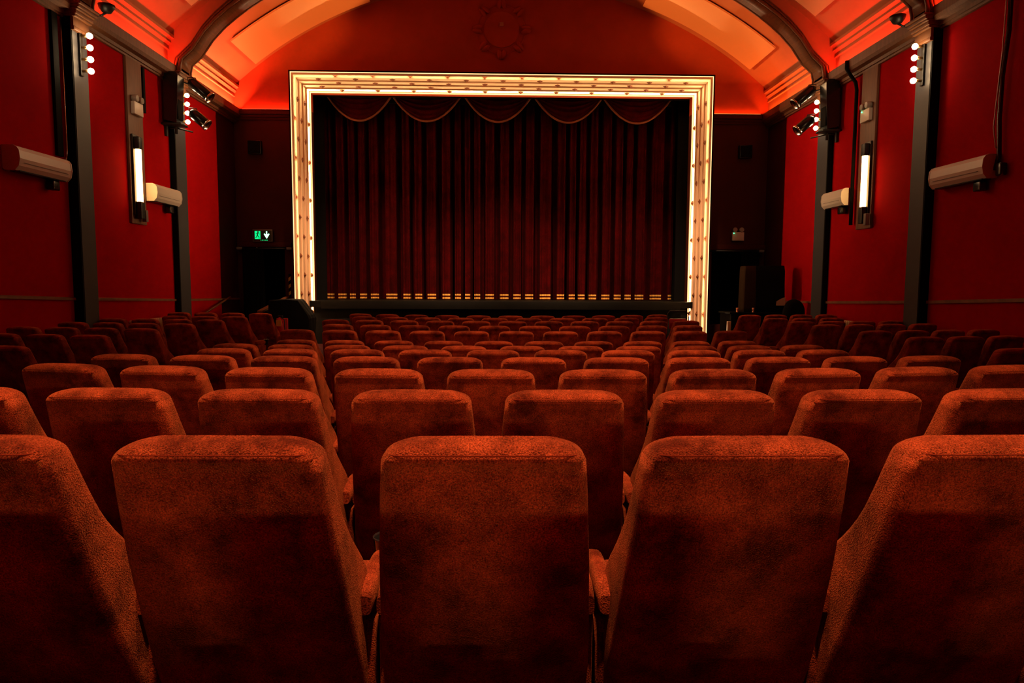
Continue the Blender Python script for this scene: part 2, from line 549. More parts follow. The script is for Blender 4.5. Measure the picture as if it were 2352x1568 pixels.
# ================================================================== PILLARS
PN = {('left', 0): 'blue-black pillar on the left wall carrying the nearer of the bulb lights',
      ('left', 1): 'blue-black pillar on the left wall with the spotlights and black speaker',
      ('right', 0): 'blue-black pillar on the right wall carrying the nearer of the bulb lights',
      ('right', 1): 'blue-black pillar on the right wall with the spotlights and black speaker'}
for nm, xw, s in SIDES:
    for k, (y0, y1, d) in enumerate(((11.3, 11.68, 0.16), (14.8, 15.27, 0.12))):
        t = thing('pillar', PN[(nm, k)], 'pillar', (xw, (y0+y1)/2, floor_z(13)))
        off = Matrix.Translation(-Vector((xw, (y0+y1)/2, floor_z(13))))
        wallbox(MB(), xw, s, 0.0, d, y0, y1, floor_z(11), 5.80).xf(off).build('shaft', MT['pillar'], t)
        # black strip over the pillar's camera side, standing in for its shade
        wallbox(MB(), xw, s, 0.0, d-0.004, y0-0.03, y0+0.001, floor_z(11), 5.80).xf(off).build('side_shade', MT['jet'], t)
        cap = MB()
        for q, (e, za, zb) in enumerate(((0.10, 5.60, 5.66), (0.09, 5.66, 5.80), (0.13, 5.80, 5.84), (0.15, 5.84, 5.90), (0.18, 5.90, 5.93), (0.21, 5.93, 5.98), (0.24, 5.98, 6.02))):
            wallbox(cap, xw, s, 0.0, d-0.08+e+0.03, y0-e*0.3, y1+e*0.3, za, zb, 0.006)
        cap.xf(off).build('capital', MT['wood'], t)

# wood pilasters behind the tube lamps
for nm, xw, s in SIDES:
    o = wallbox(MB(), xw, s, 0.002, 0.05, 13.08, 13.62, 2.74, 5.79, 0.008).build('pilaster_board', MT['woodv'])
    tag(o, 'brown wooden upright board behind the lit tube lamp on the %s wall' % nm, 'board')
    y = 13.70 if s > 0 else 13.70
    pts = [(xw+s*0.05, y, 2.9), (xw+s*0.05, y, 5.55)]
    if s > 0:
        o = MB().box(xw, xw+0.06, 13.66, 13.74, 4.9, 5.75, 0.005).build('cable_trunking', MT['jet'])
        tag(o, 'black upright trunking beside the emergency lamp on the left wall', 'trunking')
    else:
        pts = [(xw-0.07, 13.78, 2.85), (xw-0.07, 13.78, 5.5), (xw-0.09, 13.80, 5.66), (xw-0.16, 13.84, 5.78), (xw-0.235, 13.9, 5.95), (xw-0.235, 13.9, 6.1)]
        o = MB().tube(pts, 0.035, 10).build('conduit_pipe', MT['jet'])
        tag(o, 'black conduit pipe bending up past the emergency lamp on the right wall', 'pipe')

# ================================================================== COVE LIGHTS
CL = {}
for nm, xw, s in SIDES:
    for k, (y0, y1) in enumerate(BAYS):
        m = MT['orange_led'] if (nm == 'right' and k == 3) else MT['red_led']
        o = wallbox(MB(), xw, s, 0.08, 0.13, y0+0.05, y1-0.05, 6.003, 6.02).build('cove_light_strip', m)
        col, pw = ((1.0, 0.15, 0.02), 10.0) if m is MT['orange_led'] else ((1.0, 0.13, 0.05), 50.0) if k == 3 else ((1.0, 0.045, 0.016), 11.0)
        k_ = max(1, round((y1-y0)/1.6))
        ln = (y1-y0-0.1)/k_
        for q_ in range(k_):
            area('cove_lamp', (xw+s*0.105, y0+0.05+ln*(q_+0.5), 6.024), (0, 0, 1), (0, 1, 0), ln, 0.05, pw*ln, col, o)
        where = ('rear', 'third', 'middle', 'front')[k]
        tag(o, '%s light strip hidden in the cove of the %s wall, %s bay' % ('orange' if m is MT['orange_led'] else 'red', nm, where), 'light strip')

for nm, a, b, m, col, pw in (('left', WL+0.25, -5.2, MT['red_led'], (1.0, 0.06, 0.022), 7.0), ('right', 5.5, WR-0.25, MT['orange_led'], (1.0, 0.13, 0.02), 3.0)):
    o = MB().box(a, b, YF-0.075, YF-0.055, 6.121, 6.13).build('cove_light_strip', m)
    tag(o, 'thin %s light strip lying on the wall band %s of the screen frame' % ('red' if nm == 'left' else 'orange', nm), 'light strip')
    area('cove_lamp', ((a+b)/2, YF-0.065, 6.134), (0, 0.05, 1), (1, 0, 0), b-a, 0.02, pw, col, o)

# black bowls on the nearer pillars, added as bodies for the panel spots
for nm, x in (('left', -6.5), ('right', 6.85)):
    s = 1 if x < 0 else -1
    t = thing('added_bowl', 'black bowl added under the panel spots, bracketed beside the top of the nearer %s pillar' % nm, 'light', (x, 11.95, 6.2))
    MB().lathe([(0.02, -0.10), (0.07, -0.09), (0.12, -0.02), (0.13, 0.03), (0.12, 0.03), (0.06, -0.06), (0.01, -0.07)], (0, 0, 0), 'z', 20).build('bowl', MT['black'], t)
    MB().tube([(0, 0, -0.09), (-s*0.1, 0, -0.14), (-s*0.30, 0, -0.14)], 0.018, 8).build('bracket', MT['black'], t)

# ================================================================== CEILING PANELS
for lab, x0, x1, y0, y1 in (('left curve of the vault next to the screen wall', -6.2, -3.25, 16.45, 18.08),
                            ('right curve of the vault next to the screen wall', 6.58, 3.75, 16.40, 18.0),
                            ('left curve of the vault in the middle bay', -6.2, -3.25, 12.7, 14.40),
                            ('right curve of the vault in the middle bay', 6.6, 3.75, 12.7, 14.42)):
    o = arc_sheet(MB(), min(x0, x1), max(x0, x1), y0, y1, 0.05, 0.09, 20).build('ceiling_panel', MT['panel'])
    bm_ = MB()
    arc_sheet(bm_, min(x0, x1)+0.06, max(x0, x1)-0.06, y0+0.08, y1-0.08, -0.01, 0.05, 20).build('batten', MT['jet'], o)
    tag(o, 'curved board panel hung under the '+lab, 'panel')
for nm, x in (('left', -6.0), ('right', 6.35)):
    a = math.atan2(x-VX, vault(x)-VZ)
    o = MB().lathe([(0.12, 0.0), (0.12, 0.03), (0.09, 0.05), (0.085, 0.04), (0.02, 0.04)], n=24)
    R_ = Matrix.Translation((VX+(VR)*math.sin(a), 14.45, VZ+VR*math.cos(a))) @ Matrix.Rotation(math.pi+a, 4, 'Y')
    o.xf(R_)
    tag(o.build('ceiling_vent', MT['ceil']), 'small round vent cap in the %s ceiling curve beside the arch rib' % nm, 'vent')

# ================================================================== MEDALLION on the gable
md = thing('wall_medallion', 'round plaster medallion with eight bosses above the screen frame', 'medallion', (0.12, YF, 8.22))
def ring_pts(r, n=48, y=0.0):
    return [(r*math.cos(2*math.pi*k/n), y, r*math.sin(2*math.pi*k/n)) for k in range(n+1)]
MB().lathe([(0.46, 0.0), (0.46, -0.03), (0.44, -0.03), (0.43, -0.015), (0.01, -0.015)], (0, 0, 0), 'y', 48).build('disc', MT['tymp'], md)
MB().tube(ring_pts(0.62, y=-0.005), 0.018, 8).build('ring', MT['tymp'], md)
for k in range(8):
    a = math.pi/4*k
    b = MB()
    for side in (-1, 1):
        q = MB().sphere((0, 0, 0), 1.0, 12, 8)
        q.xf(Matrix.Rotation(-a, 4, 'Y') @ Matrix.Translation((0.64, -0.03, side*0.05)) @ Matrix.Rotation(side*0.15, 4, 'Y') @ Matrix.Diagonal((0.13, 0.08, 0.062, 1)))
        b.add(q.v, q.f, True)
    b.build('boss', MT['tymp'], md)
MB().box(-0.05, 0.05, -0.03, -0.015, 0.08, 0.18).build('plate', MT['plate'], md)

# ================================================================== PROSCENIUM FRAME
FX0, FX1, FZ, FY = -5.06, 5.38, 6.78, 17.40
NS, DY, IN = 5, 0.19, 0.040
fr = thing('proscenium_frame', 'large glowing stepped cream frame around the curtained screen', 'frame', (0.16, FY, 0.02))
O_ = Vector((0.16, FY, 0.02))
def U(ins, y, zoff=0.0):
    """open frame path (left foot, left top, right top, right foot) at an inset"""
    return [Vector((FX0+ins, y, 0.03))-O_, Vector((FX0+ins, y, FZ-ins))-O_, Vector((FX1-ins, y, FZ-ins))-O_, Vector((FX1-ins, y, 0.03))-O_]
prof = [(-0.05, FY), (0.0, FY)]          # (inset, y)
prof_in = [(0.0, FY-0.0)]
path = [(0.045, FY), (0.045, FY+0.015), (0.012, FY+0.015)]
ins, y = 0.012, FY+0.015
for k in range(NS):
    path.append((ins, y+DY)); y += DY
    if k < NS-1:
        ins += IN
        path.append((ins, y))
path += [(ins+0.05, y), (ins+0.05, y+0.03)]
INS_END, Y_END = ins+0.02, y+0.03
outer = [(-0.03, Y_END), (-0.03, FY)]
poly = path+outer
rings = [[U(a, b)[c] for a, b in poly] for c in range(4)]
MB().loft(rings, True, False).build('stepped_reveal', MT['frame'], fr)
# black outer casing
rings = [[U(a, b)[c] for a, b in ((-0.034, FY+0.01), (-0.07, FY+0.01), (-0.07, YF), (-0.034, YF))] for c in range(4)]
MB().loft(rings, True, False).build('outer_casing', MT['jet'], fr)
# light strips: one behind the front lip, one at the inner edge
for a, b, c, d in ((0.014, 0.042, FY+0.0155, FY+0.022), (INS_END+0.004, INS_END+0.024, Y_END-0.040, Y_END-0.032), (-0.024, -0.008, FY-0.012, FY-0.006)):
    rings = [[U(p, q)[c2] for p, q in ((a, c), (b, c), (b, d), (a, d))] for c2 in range(4)]
    MB().loft(rings, True, False).build('light_strip', MT['strip'], fr)
for ins_, y_, aim, p_m in ((0.028, FY+0.024, 1, 12.0), (INS_END+0.011, Y_END-0.042, -1, 19.0)):
    hgt = FZ-ins_-0.05
    for loc, al, ln, out in (((FX0+ins_, y_, 0.05+hgt/2), (0, 0, 1), hgt, (-1, 0, 0)), ((FX1-ins_, y_, 0.05+hgt/2), (0, 0, 1), hgt, (1, 0, 0)),
                             (((FX0+FX1)/2, y_, FZ-ins_), (1, 0, 0), FX1-FX0-2*ins_, (0, 0, 1))):
        dirn = Vector((0, aim, 0))+Vector(out)*(0.8 if aim > 0 else 0.25)
        k_ = max(1, round(ln/0.9))
        for q_ in range(k_):
            p_ = Vector(loc)+Vector(al)*ln*((q_+0.5)/k_-0.5)
            area('frame_lamp', p_, dirn, al, ln/k_, 0.028, p_m*ln/k_, (1.0, 0.60, 0.29), fr, 100 if aim > 0 else 180)
# lamps added at the inner edge and stage lip to brighten reveals and walls
for x_, dx_ in ((FX0+INS_END+0.03, 1), (FX1-INS_END-0.03, -1)):
    for q_ in range(6):
        area('added_side_lamp', (x_, Y_END-0.05, 2.0+0.78*(q_+0.5)), (dx_*12.0, -2.6, 0), (0, 0, 1), 0.78, 0.03, 6.5, (1.0, 0.58, 0.27), fr, 34)
for q_ in range(10):
    area('added_soffit_lamp', (OX0+1.0*(q_+0.5), 18.12, 1.18), (0, -0.02, 1), (1, 0, 0), 0.98, 0.03, 6, (1.0, 0.58, 0.27), fr, 30)
# front bead line
rings = [[U(p, q)[c2] for p, q in ((-0.03, FY-0.006), (-0.006, FY-0.006), (-0.006, FY), (-0.03, FY))] for c2 in range(4)]
MB().loft(rings, True, False).build('bead', MT['frame'], fr)
# pyramid studs on the steps
stud_me = None
studs = []
def step_pos(k):      # inset and mid depth of step k (0..4)
    return 0.012+IN*k, FY+0.015+DY*(k+0.5)
for i in range(21):
    px = -4.47+i*(4.79+4.47)/20
    for k in ((1, 3) if i % 2 == 0 else (0, 2, 4)):
        a, y = step_pos(k)
        studs.append((Vector((px, y, FZ-a)), 'top'))
for sd in ('l', 'r'):
    for i in range(13):
        z = 6.22-i*0.487
        for k in ((1, 3) if i % 2 == 0 else (0, 2, 4)):
            a, y = step_pos(k)
            studs.append((Vector((FX0+a if sd == 'l' else FX1-a, y, z)), sd))
h, b_ = 0.05, 0.07
def stud_geo(mb, p, side):
    dirs = {'top': (Vector((0, 0, -1)), Vector((1, 0, 0)), Vector((0, 1, 0))),
            'l': (Vector((1, 0, 0)), Vector((0, 0, 1)), Vector((0, 1, 0))),
            'r': (Vector((-1, 0, 0)), Vector((0, 0, 1)), Vector((0, 1, 0)))}[side]
    nrm, t1, t2 = dirs
    vs = [p+t1*0.078, p+t2*b_, p-t1*0.078, p-t2*b_, p+nrm*h]
    mb.add(vs, [(3, 2, 1, 0), (0, 1, 4), (1, 2, 4), (2, 3, 4), (3, 0, 4)])
    return mb
protos = {}
for side in ('top', 'l', 'r'):
    pm = stud_geo(MB(), Vector((0, 0, 0)), side)
    protos[side] = pm
done = {}
studs.sort(key=lambda q: (q[0].z < 1.5, -q[0].z))
for p, side in studs[:99]:
    if side not in done:
        o = protos[side].build('stud', MT['stud'], fr)
        done[side] = o
    else:
        o = done[side].copy(); C.objects.link(o); o.parent = fr
    o.location = p-O_
mb = MB()
for p, side in studs[99:]:
    stud_geo(mb, p-O_, side)
o = mb.build('stud', MT['stud'], fr)
o['kind'] = 'stuff'

# ================================================================== STAGE
struct('floor_stage', MB().box(-5.4, 5.7, 18.15, 20.6, 1.0, 1.17), MT['stage'])
struct('wall_stage_front', MB().box(OX0+0.02, OX1-0.02, 18.25, 18.42, 0.0, 1.0), MT['jet'])
o = MB().box(OX0+0.25, OX1-0.25, 18.10, 18.15, 0.955, 1.165, 0.006).build('stage_fascia', MT['stage'])
tag(o, 'black stage edge board running under the curtain', 'stage edge')
mb = MB()
mb.box(-5.5, -5.4, YF+0.25, 20.6, 0.0, 7.6).box(5.7, 5.8, YF+0.25, 20.6, 0.0, 7.6).box(-5.5, 5.8, 20.5, 20.6, 0.0, 7.6).box(-5.5, 5.8, YF+0.25, 20.6, 7.5, 7.6)
struct('wall_stage', mb, MT['jet'])
# black masking flats beside the curtain
for nm, a, b in (('left', -5.35, -4.72), ('right', 5.02, 5.65)):
    o = MB().box(a, b, 19.2, 19.25, 1.17, 7.4).build('masking_flat', MT['drape'])
    tag(o, 'black masking panel at the %s edge of the curtain' % nm, 'panel')

# curtain
CX0, CX1, CY = -4.85, 5.05, 19.6
rnd = random.Random(3)
NF = 900
prof = []
phase, xs = 0.0, CX0
ph = [rnd.uniform(0, 6.28) for _ in range(4)]
for i in range(NF+1):
    x = CX0+(CX1-CX0)*i/NF
    wv = math.sin(2*math.pi*x/0.36+1.6*math.sin(x*1.7+ph[0])+0.9*math.sin(x*4.1+ph[1]))
    y = 0.42*max(0.0, (wv-0.30)/0.70)**0.5-0.03*math.cos(3*wv)+0.02*math.sin(2*math.pi*x/0.11+ph[2])+0.03*math.sin(x*2.3+ph[3])
    prof.append((x, y))
cur = thing('stage_curtain', 'closed dark red pleated curtain with two gold bands at its hem', 'curtain', (0.1, CY, 1.18))
mb = MB()
zs = (0.0, 0.5, 1.5, 3.0, 4.5, 5.9)
ringsF = [[(x-0.1, y*(1.0-0.05*z), z) for x, y in prof] for z in zs]
ringsB = [[(x-0.1, y*(1.0-0.05*z)+0.012, z) for x, y in prof] for z in zs]
mb.loft(ringsF, False, True, False).loft(ringsB, False, True, False)
mb.build('cloth', MT['curtain'], cur, False)
for z0, z1 in ((0.02, 0.065), (0.11, 0.155)):
    b, run_ = MB(), []
    for x, y in prof+[(99, 99)]:
        if y < 0.16:
            run_.append((x, y))
            continue
        if len(run_) > 2:       # braid left out of the recesses, standing in for their shade
            b.loft([[(x-0.1, y-0.007, z) for x, y in run_] for z in (z0, z1)], False, True, False)
            b.loft([[(x-0.1, y-0.002, z) for x, y in run_] for z in (z0, z1)], False, True, False)
        run_ = []
    b.build('gold_band', MT['gold'], cur, False)
# valance with five swags
val = thing('valance', 'row of five dark red swags with old gold fringe above the curtain', 'valance', (0.1, 19.3, 6.75))
for k in range(5):
    cx_ = (-3.76, -1.92, 0.03, 1.97, 3.88)[k]-0.1
    hw = (0.87, 0.92, 0.90, 0.92, 0.93)[k]
    nu, nv = 36, 22
    grid = []
    low = []
    for j in range(nv+1):
        v = j/nv
        row = []
        for i in range(nu+1):
            u = -1+2*i/nu
            sag = 0.66*(1-abs(u)**2.0)
            z = 0.06*(1-v)-0.02-v*sag
            yy = -0.05-0.07*math.sin(math.pi*v)*(1-u*u)-0.028*math.sin(v*2*math.pi*5)*(1-u*u)
            row.append((cx_+u*hw*(1-0.06*(1-v)), yy, z))
        grid.append(row)
    m = MB().loft(grid, False, True, False)
    m.loft([[(x, y+0.012, z) for x, y, z in r] for r in grid], False, True, False)
    sw = m.build('swag', MT['curtain'], val, False)
    MB().tube([(x, y-0.008, z-0.005) for x, y, z in grid[-1]], 0.028, 8).build('fringe', MT['fringe'], sw)
MB().box(-4.75, 4.75, 0.0, 0.05, -0.2, 0.25).build('heading', MT['drape'], val)
o = MB().box(-5.35, 5.65, 18.92, 18.96, 6.62, 7.45).build('border_drape', MT['drape'])
tag(o, 'black border cloth across the top of the stage opening above the swags', 'border cloth')

# ================================================================== SEATS
def rrect(hw, y0, y1, r, z, n=6, zf=None):
    """rounded rectangle ring in plan: half width hw, rear y0 .. front y1"""
    pts = []
    r = min(r, hw*0.98, (y1-y0)*0.49)
    for cxq, cyq, a0 in ((hw-r, y1-r, 0), (-hw+r, y1-r, 90), (-hw+r, y0+r, 180), (hw-r, y0+r, 270)):
        for k in range(n+1):
            a = math.radians(a0+90*k/n)
            pts.append((cxq+r*math.cos(a), cyq+r*math.sin(a), z))
    return pts

def backrest_mesh():
    mb = MB()
    rings = []
    H = 1.03
    zs = [0.16+0.825*i/24 for i in range(25)]                      # body
    def rear(z):    # rear face y, leaning forward towards the bottom
        t = (H-z)
        return 0.002+0.30*t+0.10*t*t
    def thick(z):
        t = (H-z)
        wing = math.exp(-((t-0.47)/0.15)**2) if t < 0.47 else math.exp(-((t-0.47)/0.07)**2)
        return 0.125+0.05*min(t/0.5, 1.0)+0.11*wing
    def half(z):
        t = (H-z)
        return 0.226+0.022*math.sin(min(t/0.32, 1)*math.pi/2)+0.024*max(0, min((t-0.22)/0.42, 1))
    for z in zs:
        rings.append(rrect(half(z), rear(z), rear(z)+thick(z), 0.042, z))
    zb = zs[-1]
    hcap = H-zb
    for i in range(1, 13):
        a = math.pi/2*i/12
        z = zb+hcap*math.sin(a)
        c = math.cos(a)
        # sides pull in with a generous corner, the rear rolls over into the crown
        hw = half(zb)-0.070*(1-c)
        y0 = rear(zb)-0.3*(z-zb)*0.6+0.055*(1-c)**1.1
        y1 = rear(zb)+thick(zb)-0.045*(1-c)
        ring = rrect(hw, y0, y1, 0.042, z)
        # crown: the middle stands slightly higher than the corners
        ring = [(x, y, zz+0.010*(1-(x/max(hw, 1e-6))**2)*math.sin(a)-0.006) for x, y, zz in ring]
        rings.append(ring)
    last = rings[-1]
    cx_ = sum(p[0] for p in last)/len(last); cy_ = sum(p[1] for p in last)/len(last)
    rings.append([((p[0]-cx_)*0.80+cx_, (p[1]-cy_)*0.55+cy_, p[2]+0.004) for p in last])
    rings.append([((p[0]-cx_)*0.4+cx_, (p[1]-cy_)*0.2+cy_, p[2]+0.006) for p in last])
    mb.loft(rings)
    # piping along the rear edge where top panel meets back panel
    zc = zb-0.006+0.012
    seam = []
    ring = rrect(half(zb)-0.012, rear(zb)-0.004, rear(zb)+thick(zb), 0.05, zb+0.016)
    m = len(ring)
    q = [p for p in ring if p[1] < rear(zb)+0.03]
    q.sort(key=lambda p: p[0])
    seam = [(x, y+0.0005, z+0.004*(1-(x/0.23)**2)) for x, y, z in q]
    return mb, seam

def armrest_mesh(sx):
    mb = MB()
    rings = []
    for i in range(11):
        t = i/10
        y = 0.30+0.32*t
        e = min(1, 4.0*min(t, 1-t)+0.35)
        hw = 0.026*(0.82+0.18*e)
        zt, zb = 0.565+0.012*math.sin(t*math.pi)-0.022*(1-e), 0.485+0.02*(1-e)
        ring = []
        for k in range(16):
            a = 2*math.pi*k/16
            ca, sa = math.cos(a), math.sin(a)
            ring.append((sx*0.268+hw*math.copysign(abs(ca)**0.6, ca), y, (zt+zb)/2+(zt-zb)/2*math.copysign(abs(sa)**0.6, sa)))
        rings.append(ring)
    return mb.loft(rings)

def make_seat():
    t = thing('cinema_seat', 'seat', 'seat')
    bk, seam = backrest_mesh()
    b = bk.build('backrest', MT['seat'], t)
    MB().tube(seam, 0.0016, 6).build('piping', MT['piping'], b)
    MB().box(-0.232, 0.232, 0.36, 0.76, 0.36, 0.47, 0.035).build('seat_cushion', MT['seat'], t)
    for sx in (-1, 1):
        armrest_mesh(sx).build('armrest', MT['seat'], t)
        x = sx*0.268
        MB().box(x-0.025, x+0.025, 0.335, 0.64, 0.0, 0.475, 0.02).build('side_panel', MT['seat'], t)
    MB().box(-0.24, 0.24, 0.44, 0.66, 0.30, 0.345, 0.006).build('seat_frame', MT['black'], t)
    # black cup holder ring and cup at the front of the right arm
    c = MB().lathe([(0.030, 0.47), (0.036, 0.52), (0.043, 0.565), (0.046, 0.572), (0.049, 0.568), (0.046, 0.56), (0.039, 0.515), (0.033, 0.465)], (0.268, 0.685, 0), 'z', 20, False)
    c.lathe([(0.001, 0.468), (0.033, 0.468)], (0.268, 0.685, 0), 'z', 20, False)
    c.build('cup_holder', MT['cup'], t)
    return t

ORD = ['first', 'second', 'third', 'fourth', 'fifth', 'sixth', 'seventh', 'eighth', 'ninth', 'tenth', 'eleventh', 'twelfth', 'thirteenth']
proto = [make_seat()]
used = [False]
def place(x, y, rz, label, group):
    z = floor_z(y+0.3) if False else None
    return x, y, rz, label, group
def seat(x, y, z, rz, label, group):
    if not used[0]:
        o = proto[0]
        used[0] = True
        o.location = (x, y, z); o.rotation_euler = (0, 0, rz)
        o['label'] = label; o['group'] = group
        return o
    return dup(proto[0], (x, y, z), rz, label, group)

# central block: (row, y of crown, top height, curve, seat x list)
S = 0.598
XC = 0.25
def odd(a, b):   # seat columns at -0.04 + S*k
    return [-0.027+S*k for k in range(a, b+1)]
def even(a, b):
    return [-0.33+S*k for k in range(a, b+1)]
ROWS = [(1, 1.513, 1.300, 0.010, odd(-2, 2)), (2, 2.635, 1.231, 0.014, even(-3, 4)), (3, 3.58, 1.193, 0.032, odd(-4, 5)),
        (4, 4.835, 1.122, 0.018, even(-4, 6)), (5, 5.965, 1.064, 0.014, odd(-4, 5)), (6, 6.915, 1.012, 0.022, even(-4, 6)),
        (7, 8.09, 0.960, 0.021, odd(-4, 5)), (8, 9.09, 1.010, 0.025, even(-4, 6)), (9, 10.04, 1.021, 0.042, odd(-4, 5)),
        (10, 11.15, 1.031, 0.038, even(-4, 6)), (11, 11.95, 1.040, 0.055, odd(-4, 5)), (12, 12.66, 1.049, 0.070, even(-4, 6))]
DCR = 0.06
def row_seat(x, y0, top, c, lab, grp):
    dx = x-XC
    y = y0+c*dx*dx
    ph_ = math.atan(2*c*dx)
    # squeeze x so that seats keep their pitch along the curve
    xx = XC+dx*(1-0.33*(c*dx)**2*2)
    seat(xx+DCR*math.sin(ph_), y-DCR*math.cos(ph_), top-1.03, ph_, lab, grp)
for r, y0, top, c, xs in ROWS:
    n_ = len(xs)
    rown = {1: 'nearest row', 12: 'farthest row'}.get(r, ORD[r-1]+' row from camera')
    for i, x in enumerate(xs):
        if r == 1:
            pos = ('cut by the left photo edge', 'left of the centre one', 'right in front of the camera', 'right of the centre one', 'cut by the right photo edge')[i]
            lab = 'rust velvet cinema seat %s in the nearest row' % pos
        elif i == 0:
            lab = 'rust velvet cinema seat, left end of %s, middle block' % rown
        elif i == n_-1:
            lab = 'rust velvet cinema seat, right end of %s, middle block' % rown
        else:
            lab = 'rust velvet cinema seat, %s from left in %s, middle block' % (ORD[i], rown)
        row_seat(x, y0, top, c, lab, 'rust velvet seats of the middle block')
# the two rows continue past the photograph, and one row stands behind the camera
for x, y0, top, pos in ((-0.027-3*S, 1.513, 1.30, 'nearest row, beyond the left photo edge'), (-0.027+3*S, 1.513, 1.30, 'nearest row, beyond the right photo edge'),
                        (-0.34-4*S, 2.635, 1.231, 'second row, beyond the left photo edge'), (-0.34+5*S, 2.635, 1.231, 'second row, beyond the right photo edge')):
    row_seat(x, y0, top, 0.012, 'rust velvet cinema seat in the %s' % pos, 'rust velvet seats of the middle block')
for k in range(-3, 5):
    row_seat(-0.34+S*k, 0.40, 1.345, 0.01, 'rust velvet cinema seat behind the camera, %s from left in that row' % ORD[k+3], 'rust velvet seats behind the camera')

# side blocks
LR = [('nearest', 6.63, 1), ('second', 8.0, 3), ('third', 9.15, 4), ('fourth', 10.25, 4), ('fifth', 11.35, 4), ('sixth', 12.4, 3), ('farthest', 13.74, 4)]
RR = [('nearest', 6.6, 1), ('second', 8.05, 3), ('third', 9.12, 4), ('fourth', 10.5, 4), ('fifth', 11.38, 4), ('sixth', 12.45, 3), ('farthest', 13.74, 4)]
for side, rows, x0, dx, dyk, ang in (('left', LR, -4.72, -0.58, 0.095, -0.17), ('right', RR, 5.16, 0.578, 0.11, 0.17)):
    for rn, y0, cnt in rows:
        for k in range(cnt):
            pos = 'beside the aisle' if k == 0 else (ORD[k]+' from the aisle')
            if cnt > 1 and k == cnt-1 and cnt == 4:
                pos = 'beside the wall'
            lab = 'dark red velvet seat %s, %s row of the %s side block' % (pos, rn, side)
            x, y = x0+dx*k, y0+dyk*k
            seat(x+DCR*math.sin(ang), y-DCR*math.cos(ang), 1.03-1.03, ang, lab, 'velvet seats of the %s side block' % side)

# red padded chair standing past the right end of the centre rows
t = thing('padded_chair', 'bright red padded chair with black tube frame past the right end of the middle rows', 'chair', (3.36, 12.55, 0.02))
MB().box(-0.16, 0.16, -0.03, 0.03, 0.80, 0.99, 0.02).build('backrest', MT['redvinyl'], t)
MB().box(-0.19, 0.19, 0.02, 0.40, 0.44, 0.50, 0.02).build('seat', MT['redvinyl'], t)
MB().tube([(-0.21, 0.0, 0.45), (-0.2, 0, 0.8), (-0.19, 0, 1.08), (-0.15, 0, 1.13), (0.15, 0, 1.13), (0.19, 0, 1.08), (0.2, 0, 0.8), (0.21, 0, 0.45)], 0.012, 8).build('back_frame', MT['black'], t)
for a in (-0.19, 0.19):
    for b in (0.0, 0.38):
        MB().tube([(a, b, 0.46), (a*1.08, b+(0.03 if b else -0.03), 0.0)], 0.012, 8).build('leg', MT['black'], t)

# ================================================================== WALL LIGHTS (four bulbs on a plate) on the pillars
for nm, xw, s in SIDES:
    for k, (yc, xb, z0) in enumerate(((11.48, 0.325, 5.02), (15.0, 0.30, 5.03))):
        face = 0.16 if k == 0 else 0.12
        base = Vector((xw+s*face, yc, z0+0.28))
        t = thing('bulb_light', 'upright wall light of four glowing bulbs on the %s pillar of the %s wall' % (('nearer', 'farther')[k], nm), 'light', base)
        q = wallbox(MB(), 0, s, 0.0, 0.035, -0.045, 0.045, -0.36, 0.36, 0.01)
        q.build('back_plate', MT['black'], t)
        for j in range(4):
            z = -0.28+0.183*j
            d = xb-face
            MB().tube([(s*0.03, 0, z), (s*(d-0.04), 0, z)], [0.02, 0.026], 10).build('socket', MT['brass'], t)
            MB().sphere((s*d, 0, z), 0.047, 16, 10).build('bulb', MT['bulb'], t)

# ================================================================== TUBE LAMPS
for nm, xw, s in SIDES:
    t = thing('tube_lamp', 'upright glowing tube lamp on the wooden board of the %s wall' % nm, 'lamp', (xw+s*0.05, 13.24, 3.65))
    wallbox(MB(), 0, s, 0.0, 0.04, -0.11, 0.11, -0.75, 0.74, 0.008).build('back_plate', MT['black'], t)
    MB().lathe([(0.055, -0.50), (0.055, 0.47)], (s*0.075, 0, 0), 'z', 16).build('tube', MT['tube'], t)
    MB().box(s*0.075-0.055, s*0.075+0.055, -0.07, 0.07, 0.47, 0.70, 0.012).build('end_cap', MT['black'], t)
    MB().box(s*0.075-0.055, s*0.075+0.055, -0.07, 0.07, -0.82, -0.50, 0.012).build('end_cap', MT['black'], t)
    wallbox(MB(), 0, s, 0.04, 0.12, 0.12 if s > 0 else -0.2, 0.2 if s > 0 else -0.12, -0.86, -0.64, 0.006).build('switch_box', MT['grey'], t)

# ================================================================== EMERGENCY TWIN LAMPS
def twin(label, loc, rz, led):
    t = thing('emergency_light', label, 'emergency light', loc, rz)
    MB().box(-0.16, 0.16, -0.07, 0.0, -0.13, 0.10, 0.008).build('housing', MT['white'], t)
    for a in (-0.09, 0.09):
        MB().lathe([(0.055, 0.0), (0.066, 0.02), (0.066, 0.09), (0.05, 0.10)], (a, -0.02-0.08, 0.16), 'y', 16).build('lamp_head', MT['lens'], t)
        MB().tube([(a, -0.035, 0.09), (a, -0.035, 0.15)], 0.012, 8).build('lamp_stem', MT['grey'], t)
    if led:
        MB().sphere(led, 0.012, 10, 6).build('indicator', MT['led'], t)
    return t
twin('white emergency box with twin lamps high on the left wall above the tube lamp', (WL+0.05, 13.35, 4.90), math.pi/2, None)
twin('white emergency box with twin lamps and green dot, right wall above tube lamp', (WR-0.05, 13.35, 4.92), -math.pi/2, (-0.10, -0.075, 0.07))
twin('white emergency box with twin lamps above the doorway right of the screen', (6.48, YF, 2.94), 0, (-0.12, -0.072, 0.07))

